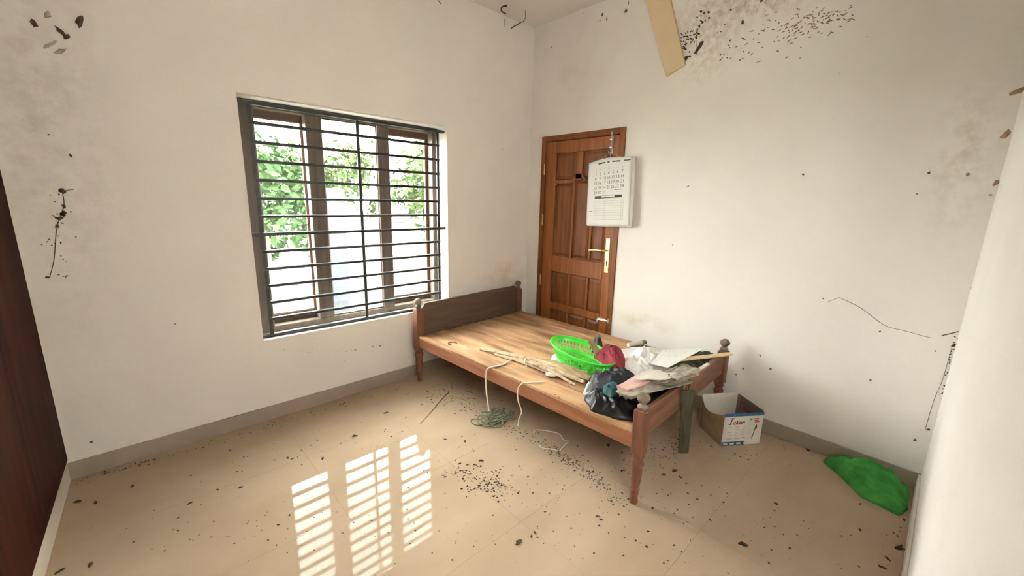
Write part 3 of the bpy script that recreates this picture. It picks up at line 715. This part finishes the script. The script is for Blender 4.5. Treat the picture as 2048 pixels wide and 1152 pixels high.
# left side sags outward
b = MB(); nu, nv = 8, 6; vs = []
for s_ in (0, 1):
    for i in range(nu+1):
        for j in range(nv+1):
            y = th+(bdp-2*th)*i/nu; z = .004+(bhh-.01-.03*math.sin(math.pi*i/nu))*j/nv
            vs.append((s_*th-.035*math.sin(math.pi*i/nu)*math.sin(math.pi*.5*j/nv)**2, y, z))
m_ = (nu+1)*(nv+1); fs = []
for i in range(nu):
    for j in range(nv):
        a = i*(nv+1)+j; fs += [(a, a+nv+1, a+nv+2, a+1), (m_+a, m_+a+1, m_+a+nv+2, m_+a+nv+1)]
for i in range(nu): a = i*(nv+1); fs += [(a, m_+a, m_+a+nv+1, a+nv+1), (a+nv, a+2*nv+1, m_+a+2*nv+1, m_+a+nv)]
for j in range(nv): fs += [(j, j+1, m_+j+1, m_+j), (nu*(nv+1)+j, m_+nu*(nv+1)+j, m_+nu*(nv+1)+j+1, nu*(nv+1)+j+1)]
b.add(vs, fs).build('side_panel', M_card, box, True)
MB().box(-.001, bw+.001, -.0012, th+.001, bhh-.016, bhh+.002).build('blue_edge', M_inkb, fr)
MB().box(0.0, .16, -.001, 0, .004, .030).build('blue_band', M_inkb, fr)
FM = lambda x, z: Matrix.Translation((x, -.0006, z)) @ Matrix.Rotation(math.pi/2, 4, 'X')
def brand(F_):
    b = MB(); text_into(b, 'cker', .040, F_ @ Matrix.Translation((.027, 0, 0)), shear=.3, sx=1.12, bold=.0009)
    k_ = .3; z_ = .0004
    for (x0, x1, y0, y1) in ((.006, .014, 0, .046), (-.002, .022, 0, .006), (-.002, .022, .040, .046)):
        b.add([F_ @ Vector((x+k_*y, y, z_)) for x, y in ((x0, y0), (x1, y0), (x1, y1), (x0, y1))], [(0, 1, 2, 3)])
    return b
brand(FM(.030, .150)).build('lettering', M_inkdr, fr)['label'] = 'dark red brand lettering'
b = MB(); b.ball((.182, -.0005, .182), .010, .0008, .005); b.build('green_mark', M_inkgr, fr)
b = MB()
for (x, z, w_) in ((.197, .181, .04), (.205, .169, .03), (.212, .158, .032)): b.box(x, x+w_, -.0008, 0, z, z+.006)
b.build('small_print', M_inkr, fr)
b = MB(); rr = random.Random(5)
for ix in range(4):
    for iz in range(5):
        x = .030+.05*ix; z = .055+.019*iz
        if ix < 3: b.box(x, x+.012+.018*rr.random(), -.0007, 0, z, z+.0035)
for x in (.03, .09, .15): b.box(x, x+.035, -.0007, 0, .048, .052)
b.build('small_print', M_inkg, fr)
b = MB(); b.tube([(.205, -.001, .045), (.214, -.001, .085), (.222, -.001, .13)], .0022, n=5); b.ball((.226, -.001, .125), .006, .001, .018); b.build('crease_mark', M_ink, fr)
b = MB(); RM = Matrix.Translation((bw-th-.0006, bdp-.03, .15)) @ Matrix.Rotation(-math.pi/2, 4, 'Z') @ Matrix.Rotation(math.pi/2, 4, 'X')
brand(RM).build('lettering', M_inkdr, rp_)
b = MB()
for i in range(5): b.box(.012+.046*i, .04+.046*i, -.0014, -.0009, .010, .022)
b.build('band_print', M_cardw, fr)

# ================================================================ green cloth in the corner
tag(heap('green_cloth', [(-.10, -2.675), (-.215, -2.79), (-.325, -2.885), (-.345, -3.03), (-.25, -3.062), (-.05, -3.05), (-.022, -2.90), (-.026, -2.74)], .001, .13, M_gcloth, 2, fscale=10.5, folds=1.5, lumps=.45, aniso=(1.3, .8), nr=60, na=200, base=.16, wob=.04), 'crumpled bright green cloth on the floor in the corner', 'cloth')

# ================================================================ calendar hanging from the bolt
cal = empty('wall_calendar', (-.03, -.97, 1.85)); tag(cal, 'white paper wall calendar hanging over the door edge', 'calendar')
CO = Vector(cal.location)
C00 = on(1178, 327, 0, -.055); C10 = on(1264, 312, 0, -.05); C11 = on(1257, 452, 0, -.06); C01 = on(1173, 450, 0, -.065)
def cpt(a, b_, off=0.):
    p = (C00*(1-a)+C10*a)*(1-b_)+(C01*(1-a)+C11*a)*b_
    bul = .010*math.sin(a*math.pi)*(1-b_*.3)+.006*math.sin(a*9+b_*3)*b_
    lift = .030*math.sin(math.pi*min(1, a*1.1))*max(0, 1-b_*6)
    return Vector((p.x-bul-off, p.y, p.z+lift*.6))-CO
def cgrid(off, th_, a0=0., a1=1., b0=0., b1=1., nu=16, nv=20):
    vs = []; fs = []
    for s_ in (0, 1):
        for i in range(nu+1):
            for j in range(nv+1): vs.append(cpt(a0+(a1-a0)*i/nu, b0+(b1-b0)*j/nv, off-(th_ if s_ else 0)))
    m_ = (nu+1)*(nv+1); I = lambda s_, i, j: s_*m_+i*(nv+1)+j
    for i in range(nu):
        for j in range(nv): fs += [(I(0, i, j), I(0, i+1, j), I(0, i+1, j+1), I(0, i, j+1)), (I(1, i, j), I(1, i, j+1), I(1, i+1, j+1), I(1, i+1, j))]
    for i in range(nu): fs += [(I(0, i, 0), I(1, i, 0), I(1, i+1, 0), I(0, i+1, 0)), (I(0, i, nv), I(0, i+1, nv), I(1, i+1, nv), I(1, i, nv))]
    for j in range(nv): fs += [(I(0, 0, j), I(0, 0, j+1), I(1, 0, j+1), I(1, 0, j)), (I(0, nu, j), I(1, nu, j), I(1, nu, j+1), I(0, nu, j+1))]
    return MB().add(vs, fs)
pg = cgrid(0, .001).build('front_page', M_paper, cal, 'all')
cgrid(-.004, .006, .01, 1.07, .01, 1.015).build('page_block', M_paper2, cal, 'all')
def cbox(mb, a0, a1, b0, b1, off=.0010, n=4):
    for i in range(n):
        x0 = a0+(a1-a0)*i/n; x1 = a0+(a1-a0)*(i+1)/n
        mb.add([cpt(x0, b0, off), cpt(x1, b0, off), cpt(x1, b1, off), cpt(x0, b1, off)], [(0, 1, 2, 3)])
ink = MB(); inkg = MB(); inkr = MB()
for (a0, a1) in ((.25, .36), (.37, .42), (.47, .52), (.58, .66), (.67, .76)): cbox(ink, a0, a1, .045, .062)
for (a0, a1) in ((.84, .98),): cbox(ink, a0, a1, .04, .054)
def ctext(mb, txt, a, b_, size):
    tmp = MB(); text_into(tmp, txt, size, Matrix.Identity(4), depth=0.)
    if not tmp.v: return
    ws = (C10-C00).length; hs = (C01-C00).length; w_ = max(v[0] for v in tmp.v)
    mb.add([cpt(a+(v[0]-w_/2)/ws, b_-v[1]/hs, .0011) for v in tmp.v], tmp.f)
cols = [.20+.103*i for i in range(7)]
for i, s_ in enumerate('SMTWTFS'): ctext(inkr if i == 0 else inkg, s_, cols[i], .150, .022)
for d in range(1, 32):
    r_, c_ = divmod(d-1, 7)
    ctext(inkr if c_ == 0 and d == 1 else ink, str(d), cols[c_], .215+.072*r_, .034)
cbox(ink, .19, .83, .535, .575); 
cbox(ink, .66, .83, .455, .462)
for b_ in [.62+.036*i for i in range(9)]: cbox(inkg, .18, .86, b_, b_+.003, n=8)
for a_ in (.18, .43, .46, .82, .86): cbox(inkg, a_, a_+.004, .6, .91, n=1)
cbox(ink, .05, .13, .772, .778)
[tag(q, kind='stuff') for q in (ink.build('print', M_ink, pg), inkg.build('ruled_lines', M_inkg, pg), inkr.build('red_print', M_inkr, pg))]
lab = MB(); cbox(lab, .35, .67, .540, .562, .0014); lab.build('strip_panel', M_paper, pg)
MB().tube([cpt(.3, .0, 0), Vector((-.012, -.943, 1.905))-CO, cpt(.75, .0, 0)], .0012, n=5).build('hanging_loop', M_string, cal)

# ================================================================ loose board high on the door wall
o = MB().prism([Vector((-.002, y, z)) for y, z in ((-1.115, H-.004), (-1.295, H-.004), (-1.508, 2.459), (-1.378, 2.405))], (-.026, 0, 0)).build('loose_board', M_board)
tag(o, 'pale slanting board hanging from the ceiling edge above the door wall', 'board')

# ================================================================ dirt
rr = random.Random(21)
def speck(mb, p, l, w_, h, rot):
    c_, s_ = math.cos(rot), math.sin(rot)
    q = [(l, 0, .4*h), (0, w_, .3*h), (-l, 0, .5*h), (0, -w_, .3*h), (0, 0, h), (0, 0, 0)]
    vs = [(p[0]+x*c_-y*s_, p[1]+x*s_+y*c_, p[2]+z) for x, y, z in q]
    mb.add(vs, [(0, 1, 4), (1, 2, 4), (2, 3, 4), (3, 0, 4), (1, 0, 5), (2, 1, 5), (3, 2, 5), (0, 3, 5)])
deb = MB()
N_STREW = 1.35
def strew(line, n, sp, lo=.0028, hi=.0095):
    for _ in range(int(n*N_STREW)):
        t = rr.random()*(len(line)-1); i = min(int(t), len(line)-2); f_ = t-i
        x = line[i][0]*(1-f_)+line[i+1][0]*f_; y = line[i][1]*(1-f_)+line[i+1][1]*f_
        p = fl(x+rr.gauss(0, sp), y+rr.gauss(0, sp*.55), .0)
        if p.x > -.02 or p.y < -3.06 or p.y > -.02 or p.x < -3.38: continue
        l = lo+(hi-lo)*rr.random()**2
        speck(deb, p, l, l*(.35+.4*rr.random()), .0015+l*.35, rr.random()*6.3)
strew([(860, 785), (920, 800), (980, 815)], 150, 22)
strew([(900, 775), (960, 790), (1050, 850)], 90, 18)
strew([(1000, 850), (1060, 870), (1130, 915), (1190, 950)], 170, 14)
strew([(1090, 890), (1150, 930), (1215, 975)], 120, 10)
strew([(905, 940), (960, 955), (1010, 970)], 75, 20, .004, .012)
strew([(940, 975), (1010, 975)], 40, 14, .004, .012)
strew([(1240, 930), (1330, 910), (1350, 870)], 120, 20)
strew([(1330, 860), (1440, 900), (1560, 920)], 60, 25)
strew([(1200, 960), (1230, 1000), (1260, 1000)], 45, 10)
strew([(150, 965), (400, 895), (800, 775)], 120, 5)
strew([(300, 1050), (900, 1050), (1700, 1080)], 190, 75, .002, .008)
strew([(900, 900), (1100, 1000), (1500, 1000)], 90, 55)
strew([(1600, 900), (1800, 990), (1800, 1100)], 25, 12)
strew([(420, 950), (700, 880), (860, 860)], 45, 30)
tag(deb.build('floor_litter', M_debris), 'scatter of tiny dark droppings and crumbs over the tiled floor', 'litter', kind='stuff')
# larger dry leaf scraps, one by one
big = [(772, 826, .016), (709, 872, .016), (575, 916, .011), (645, 917, .012), (585, 918, .009), (155, 1003, .014), (191, 1006, .012), (265, 973, .013), (380, 1007, .012), (481, 975, .011), (435, 980, .009),
       (180, 1130, .015), (120, 1143, .014), (1038, 1085, .02), (1487, 1090, .018), (1553, 1008, .011), (1615, 900, .017), (1808, 1040, .011), (1800, 1098, .02), (1763, 1135, .014), (1775, 1118, .012), (1720, 1060, .010),
       (963, 922, .013), (891, 879, .012), (930, 883, .012), (1217, 891, .016), (1195, 1033, .010), (1202, 1040, .010), (1070, 1066, .010), (1063, 1073, .010), (1350, 942, .016), (1328, 950, .014), (1361, 955, .010), (1420, 1040, .010), (1720, 1008, .008)]
LEAF = ['dark leaf scrap on the floor left of the twig, farthest from camera', 'dark leaf scrap on the floor just above the window reflection', 'left one of two close leaf scraps left of the reflection top',
 'single leaf scrap above the gap between left and middle reflections', 'right one of two close leaf scraps left of the reflection top', 'leaf scrap nearest the left end of the back skirting',
 'small leaf scrap near the left floor corner, right of its neighbour', 'leaf scrap on bare floor right of the left floor corner', 'leaf scrap on bare floor midway between wardrobe and reflection', 'leaf scrap on bare floor nearest the left side of the reflection',
 'smallest leaf scrap on bare floor left of the reflection', 'leaf scrap at the bottom edge of the picture beside the wardrobe plinth', 'leaf scrap closest to the wardrobe plinth, nearest the camera', 'large upright leaf scrap on the floor between reflection and front bed leg',
 'large leaf scrap on the floor right of the front bed leg shadow', 'lone leaf scrap on the floor midway between bed leg and green cloth', 'leaf scrap touching the right skirting between box and green cloth', 'leaf scrap just below the tip of the green cloth',
 'large leaf scrap against the front skirting below the green cloth', 'lower one of two long leaf scraps at bottom right by the skirting', 'upper one of two long leaf scraps at bottom right by the skirting', 'small leaf scrap on the floor left of the skirting scraps',
 'leaf scrap on the floor just behind the scattered droppings', 'small leaf scrap on the floor right of the right-hand reflection top', 'round leaf scrap on the floor below the twine tangle', 'leaf scrap on the floor under the bed rail near the front leg',
 'upper one of two scraps left of the bed leg foot', 'lower one of two scraps left of the bed leg foot', 'upper one of two scraps right of the large upright scrap', 'lower one of two scraps right of the large upright scrap',
 'long leaf scrap on the floor right of the front bed leg', 'leaf scrap beside the long scrap right of the front bed leg', 'rightmost of three scraps right of the front bed leg', 'scrap lying in the shadow of the front bed leg', 'tiny leaf scrap on the floor left of the green cloth']
lm = {}
for i, (x, y, l) in enumerate(big):
    k_ = i % 4
    if k_ not in lm:
        b = MB(); n_ = 9; r2 = random.Random(k_); ring = []
        for j in range(n_):
            a = 2*math.pi*j/n_; q = (1+.35*r2.uniform(-1, 1)); ring.append((q*math.cos(a), .48*q*math.sin(a), .12+.35*abs(math.sin(a))*r2.random()))
        b.add(ring+[(0, 0, .30)]+[(v[0], v[1], v[2]-.12) for v in ring]+[(0, 0, 0.0)], [(j, (j+1) % n_, n_) for j in range(n_)]+[(n_+1+(j+1) % n_, n_+1+j, 2*n_+1) for j in range(n_)]+[(j, n_+1+j, n_+1+(j+1) % n_, (j+1) % n_) for j in range(n_)])
        me = b.mesh('leaf_scrap'); me.materials.append(M_debris); lm[k_] = me
    o = bpy.data.objects.new('leaf_scrap', lm[k_]); COL.objects.link(o); p = fl(x, y); p.z = .0005
    o.location = p; o.scale = (l, l, l); o.rotation_euler = (0, 0, (i*2.4) % 6.28)
    tag(o, LEAF[i], 'leaf scrap', 'leaf scraps strewn on the floor')
# crumbs on the bed
deb = MB(); 
for (x, y, l) in ((1022, 679, .008), (1045, 680, .005), (1069, 685, .010), (1066, 675, .005), (1024, 699, .008), (1015, 702, .005), (1035, 762, .008), (1041, 764, .010), (1046, 768, .006), (1138, 773, .006), (985, 714, .005), (1110, 790, .007), (1118, 795, .008), (912, 672, .004), (1045, 633, .012), (1060, 637, .012), (1165, 810, .006), (950, 720, .004)):
    speck(deb, fl(x, y, S), l, l*.5, .004, rr.random()*6.3)
for _ in range(90):
    p = BM @ Vector((rr.uniform(0, LU), rr.uniform(.1, LV-.1), S)); l = rr.uniform(.001, .003); speck(deb, p, l, l*.6, .0015, rr.random()*6.3)
tag(deb.build('deck_crumbs', M_debris), 'tiny dark crumbs on the plank deck of the bed', 'crumbs', kind='stuff')

# sooty webs and nests on the walls: (pixel x, pixel y, length m, width m, angle)
def wallspecks(name, axis, val, sgn, items, strands, label, faint=False):
    b = MB()
    for (x, y, l, w_, ang) in items:
        p = on(x, y, axis, val); c_, s_ = math.cos(ang), math.sin(ang); ring = []
        n_ = 9; r2 = random.Random(int(x*7+y))
        for j in range(n_):
            a = 2*math.pi*j/n_; q = 1+.4*r2.uniform(-1, 1); u, v = l*q*math.cos(a), w_*q*math.sin(a); ring.append((u*c_-v*s_, u*s_+v*c_))
        th_ = min(l, w_)*.5+.0018
        if axis == 1: mk = lambda u, v, d: (p.x+u, p.y+sgn*d, p.z+v)
        else: mk = lambda u, v, d: (p.x+sgn*d, p.y-u, p.z+v)
        b.add([mk(u, v, .0012) for u, v in ring]+[mk(0, 0, th_)], [(j, (j+1) % n_, n_) for j in range(n_)]+[tuple(range(n_))])
    for pts, r in strands:
        Q = curve([on(x, y, axis, val+sgn*(r+.0012)) for x, y in pts], 4); b.tube(Q, r, n=4)
    return tag(b.build(name, (M_rust if axis == 0 else M_webf) if faint else M_web), label, 'cobweb', kind='stuff')
rr = random.Random(4)
items = [(66, 46, .011, .018, .3), (161, 43, .013, .032, -.35), (122, 64, .008, .026, .75), (133, 74, .008, .014, -.8), (125, 382, .013, .011, 0), (127, 412, .006, .012, 0), (126, 427, .013, .012, .5), (115, 436, .010, .006, -.5), (115, 452, .007, .008, 0), (142, 311, .005, .010, .6), (96, 554, .010, .006, 0), (97, 269, .004, .004, 0), (183, 884, .005, .006, .5),
         (350, 648, .004, .003, 0), (710, 700, .008, .003, 0), (745, 693, .013, .003, .2), (760, 692, .010, .004, -.2), (1004, 298, .004, .010, .2), (1014, 318, .003, .004, 0)]
for _ in range(26): items.append((115+rr.gauss(0, 20), rr.uniform(370, 560), .002+.004*rr.random(), .003, rr.random()*3))
for _ in range(16): items.append((rr.uniform(560, 830), rr.gauss(700, 14), .003, .0015, 0))
wallspecks('wall_cobwebs', 1, 0., -1, items, [([(125, 385), (128, 410), (118, 440), (112, 470), (108, 520), (100, 552)], .0016), ([(147, 379), (125, 382)], .0014), ([(105, 430), (120, 440), (133, 425)], .002), ([(1022, 57), (1033, 50), (1045, 43)], .0045), ([(1009, 38), (1010, 53)], .0025), ([(876, 0), (882, 8)], .004)],
           'dark sooty cobwebs and nests dotted on the window wall')
wallspecks('wall_webs_faint', 1, 0., -1, [(100, 90, .03, .008, .7), (120, 102, .02, .008, .6), (95, 30, .02, .01, 1)], [], 'faint grey web smears high on the window wall', True)
items = []
for _ in range(42): t = rr.random(); items.append((1415-55*t+rr.gauss(0, 7), 20+90*t+rr.gauss(0, 6), .004+.007*rr.random(), .004+.003*rr.random(), rr.random()*3))
for _ in range(20): items.append((rr.uniform(1362, 1400), rr.gauss(72, 6), .004+.005*rr.random(), .004, rr.random()*3))
for _ in range(14): items.append((rr.uniform(1440, 1500), rr.uniform(40, 130), .003+.004*rr.random(), .004, rr.random()*3))
faint_items = []
for _ in range(90): faint_items.append((rr.gauss(1640, 44), rr.gauss(38, 11), .003+.009*rr.random(), .0025, rr.gauss(0, .4)))
for _ in range(30): faint_items.append((rr.gauss(1588, 22), rr.gauss(58, 7), .003+.007*rr.random(), .003, rr.gauss(.3, .4)))
items += [(1400, 92, .012, .045, -.65), (1393, 103, .014, .022, -.6), (1372, 116, .014, .016, 0), (1485, 45, .010, .012, .4), (1462, 20, .006, .006, 0), (1523, 2, .008, .008, 0), (1252, 22, .012, .010, .6), (1257, 5, .003, .016, 0), (1205, 29, .008, .010, 0), (1214, 38, .005, .012, 0), (1200, 41, .006, .006, 0), (1607, 349, .006, .006, 0), (1858, 346, .006, .006, 0), (1834, 388, .005, .004, 0), (1741, 760, .005, .006, 0), (1760, 663, .004, .005, 0), (1646, 597, .004, .004, 0), (1871, 702, .004, .004, 0), (1857, 859, .006, .006, 0), (1830, 880, .006, .008, .3), (1520, 711, .004, .010, .5), (1541, 738, .006, .006, 0), (1486, 737, .007, .006, 0), (1472, 749, .006, .006, 0), (1376, 373, .012, .003, .5), (1345, 490, .003, .003, 0), (1078, 74, .004, .006, 0), (1104, 94, .004, .008, -.4), (1166, 26, .004, .012, 0), (1907, 690, .008, .008, 0), (1945, 576, .006, .006, 0)]
for _ in range(34): t = rr.random(); items.append((1912-32*t+rr.gauss(0, 3), 670+150*t, .002+.003*rr.random(), .003, rr.random()*3))
wallspecks('wall_nests', 0, 0., -1, items, [([(1678, 595), (1720, 615), (1768, 650), (1810, 662), (1862, 676)], .0011), ([(1884, 671), (1918, 663)], .002), ([(1655, 604), (1678, 595)], .001), ([(1905, 690), (1885, 760), (1868, 800), (1850, 860)], .001), ([(1395, 60), (1393, 105)], .0015)],
           'brown insect nests and cobweb specks dotted on the door wall')
wallspecks('corner_webs_faint', 0, 0., -1, [(2036, 182, .02, .012, .5), (2012, 268, .012, .02, -.5), (1994, 365, .01, .014, -.5), (1981, 390, .010, .004, 0), (1935, 350, .008, .008, 0)]+[(1560+rr.gauss(0, 60), 90+rr.gauss(0, 25), .012*rr.random()+.003, .003, rr.gauss(.2, .4)) for _ in range(30)]+faint_items, [], 'faint brown smears on the door wall towards the corner', True)
b = MB()
for pts, r in (([(1014, 11), (1004, 14), (1003, 22), (1012, 28)], .006),):
    b.tube(curve([on(x, y, 2, H-.004) for x, y in pts], 4), r, n=5)
b.tube(curve([on(x, y, 2, H-.004) for x, y in ((1051, 20), (1050, 38), (1045, 44))], 4), .0025, n=5)
tag(b.build('ceiling_cobweb', M_web), 'brown cobweb strands on the ceiling near the corner', 'cobweb', kind='stuff')

# ================================================================ outside the window
GZ = -.30
st(MB().box(-30, 30, .23, 45, GZ-.1, GZ).build('ground', M_concrete))
o = MB().box(-1.17, -.90, 2.45, 2.72, GZ, 1.60, bev=.01).build('gate_pillar', M_pillar); tag(o, 'pale blue-grey pillar standing outside behind the window', 'pillar')
def tree(name, x, y, h, cw, seed, mt, label, nleaf=2600, ls=.13, low=.35):
    root = empty(name, (x, y, GZ)); tag(root, label, 'tree', 'trees beyond the window'); r_ = random.Random(seed)
    MB().tube([(0, 0, 0), (.05, .03, h*.35), (-.04, .05, h*.7)], [.10, .08, .04], n=8).build('trunk', M_bark, root, True)
    cl = [(r_.gauss(0, cw*.42), r_.gauss(0, cw*.42), h*(low+(1-low)*r_.random()), cw*(.28+.22*r_.random())) for _ in range(14)]
    vs = []; fs = []
    for i in range(nleaf):
        c_ = cl[i % 14]; d = Vector((r_.gauss(0, 1), r_.gauss(0, 1), r_.gauss(0, 1))).normalized()*c_[3]*(r_.random()**.35)
        p = Vector(c_[:3])+d; u = Vector((r_.gauss(0, 1), r_.gauss(0, 1), r_.gauss(-.5, .6))).normalized(); v = u.cross(Vector((r_.gauss(0, 1), r_.gauss(0, 1), r_.gauss(0, 1)))).normalized()
        a = ls*(.6+.8*r_.random()); k_ = len(vs); vs += [p, p+u*a*.5+v*a*.22, p+u*a, p+u*a*.5-v*a*.22]; fs.append((k_, k_+1, k_+2, k_+3))
    me = bpy.data.meshes.new('foliage'); me.from_pydata([tuple(v) for v in vs], [], fs); me.materials.append(mt)
    f_ = bpy.data.objects.new('foliage', me); COL.objects.link(f_); f_.parent = root; tag(f_, kind='stuff')
tree('tree', -1.1, 6.2, 2.6, 1.15, 1, M_leaf, 'bushy green tree seen through the left light of the window', ls=.2, low=.3)
tree('tree', 1.9, 10.5, 3.6, 1.3, 2, M_leaf2, 'light green tree seen through the centre light of the window', ls=.2)
tree('tree', 3.2, 6.6, 3.1, 1.15, 3, M_leaf2, 'yellow-green tree seen through the right light of the window', ls=.22)
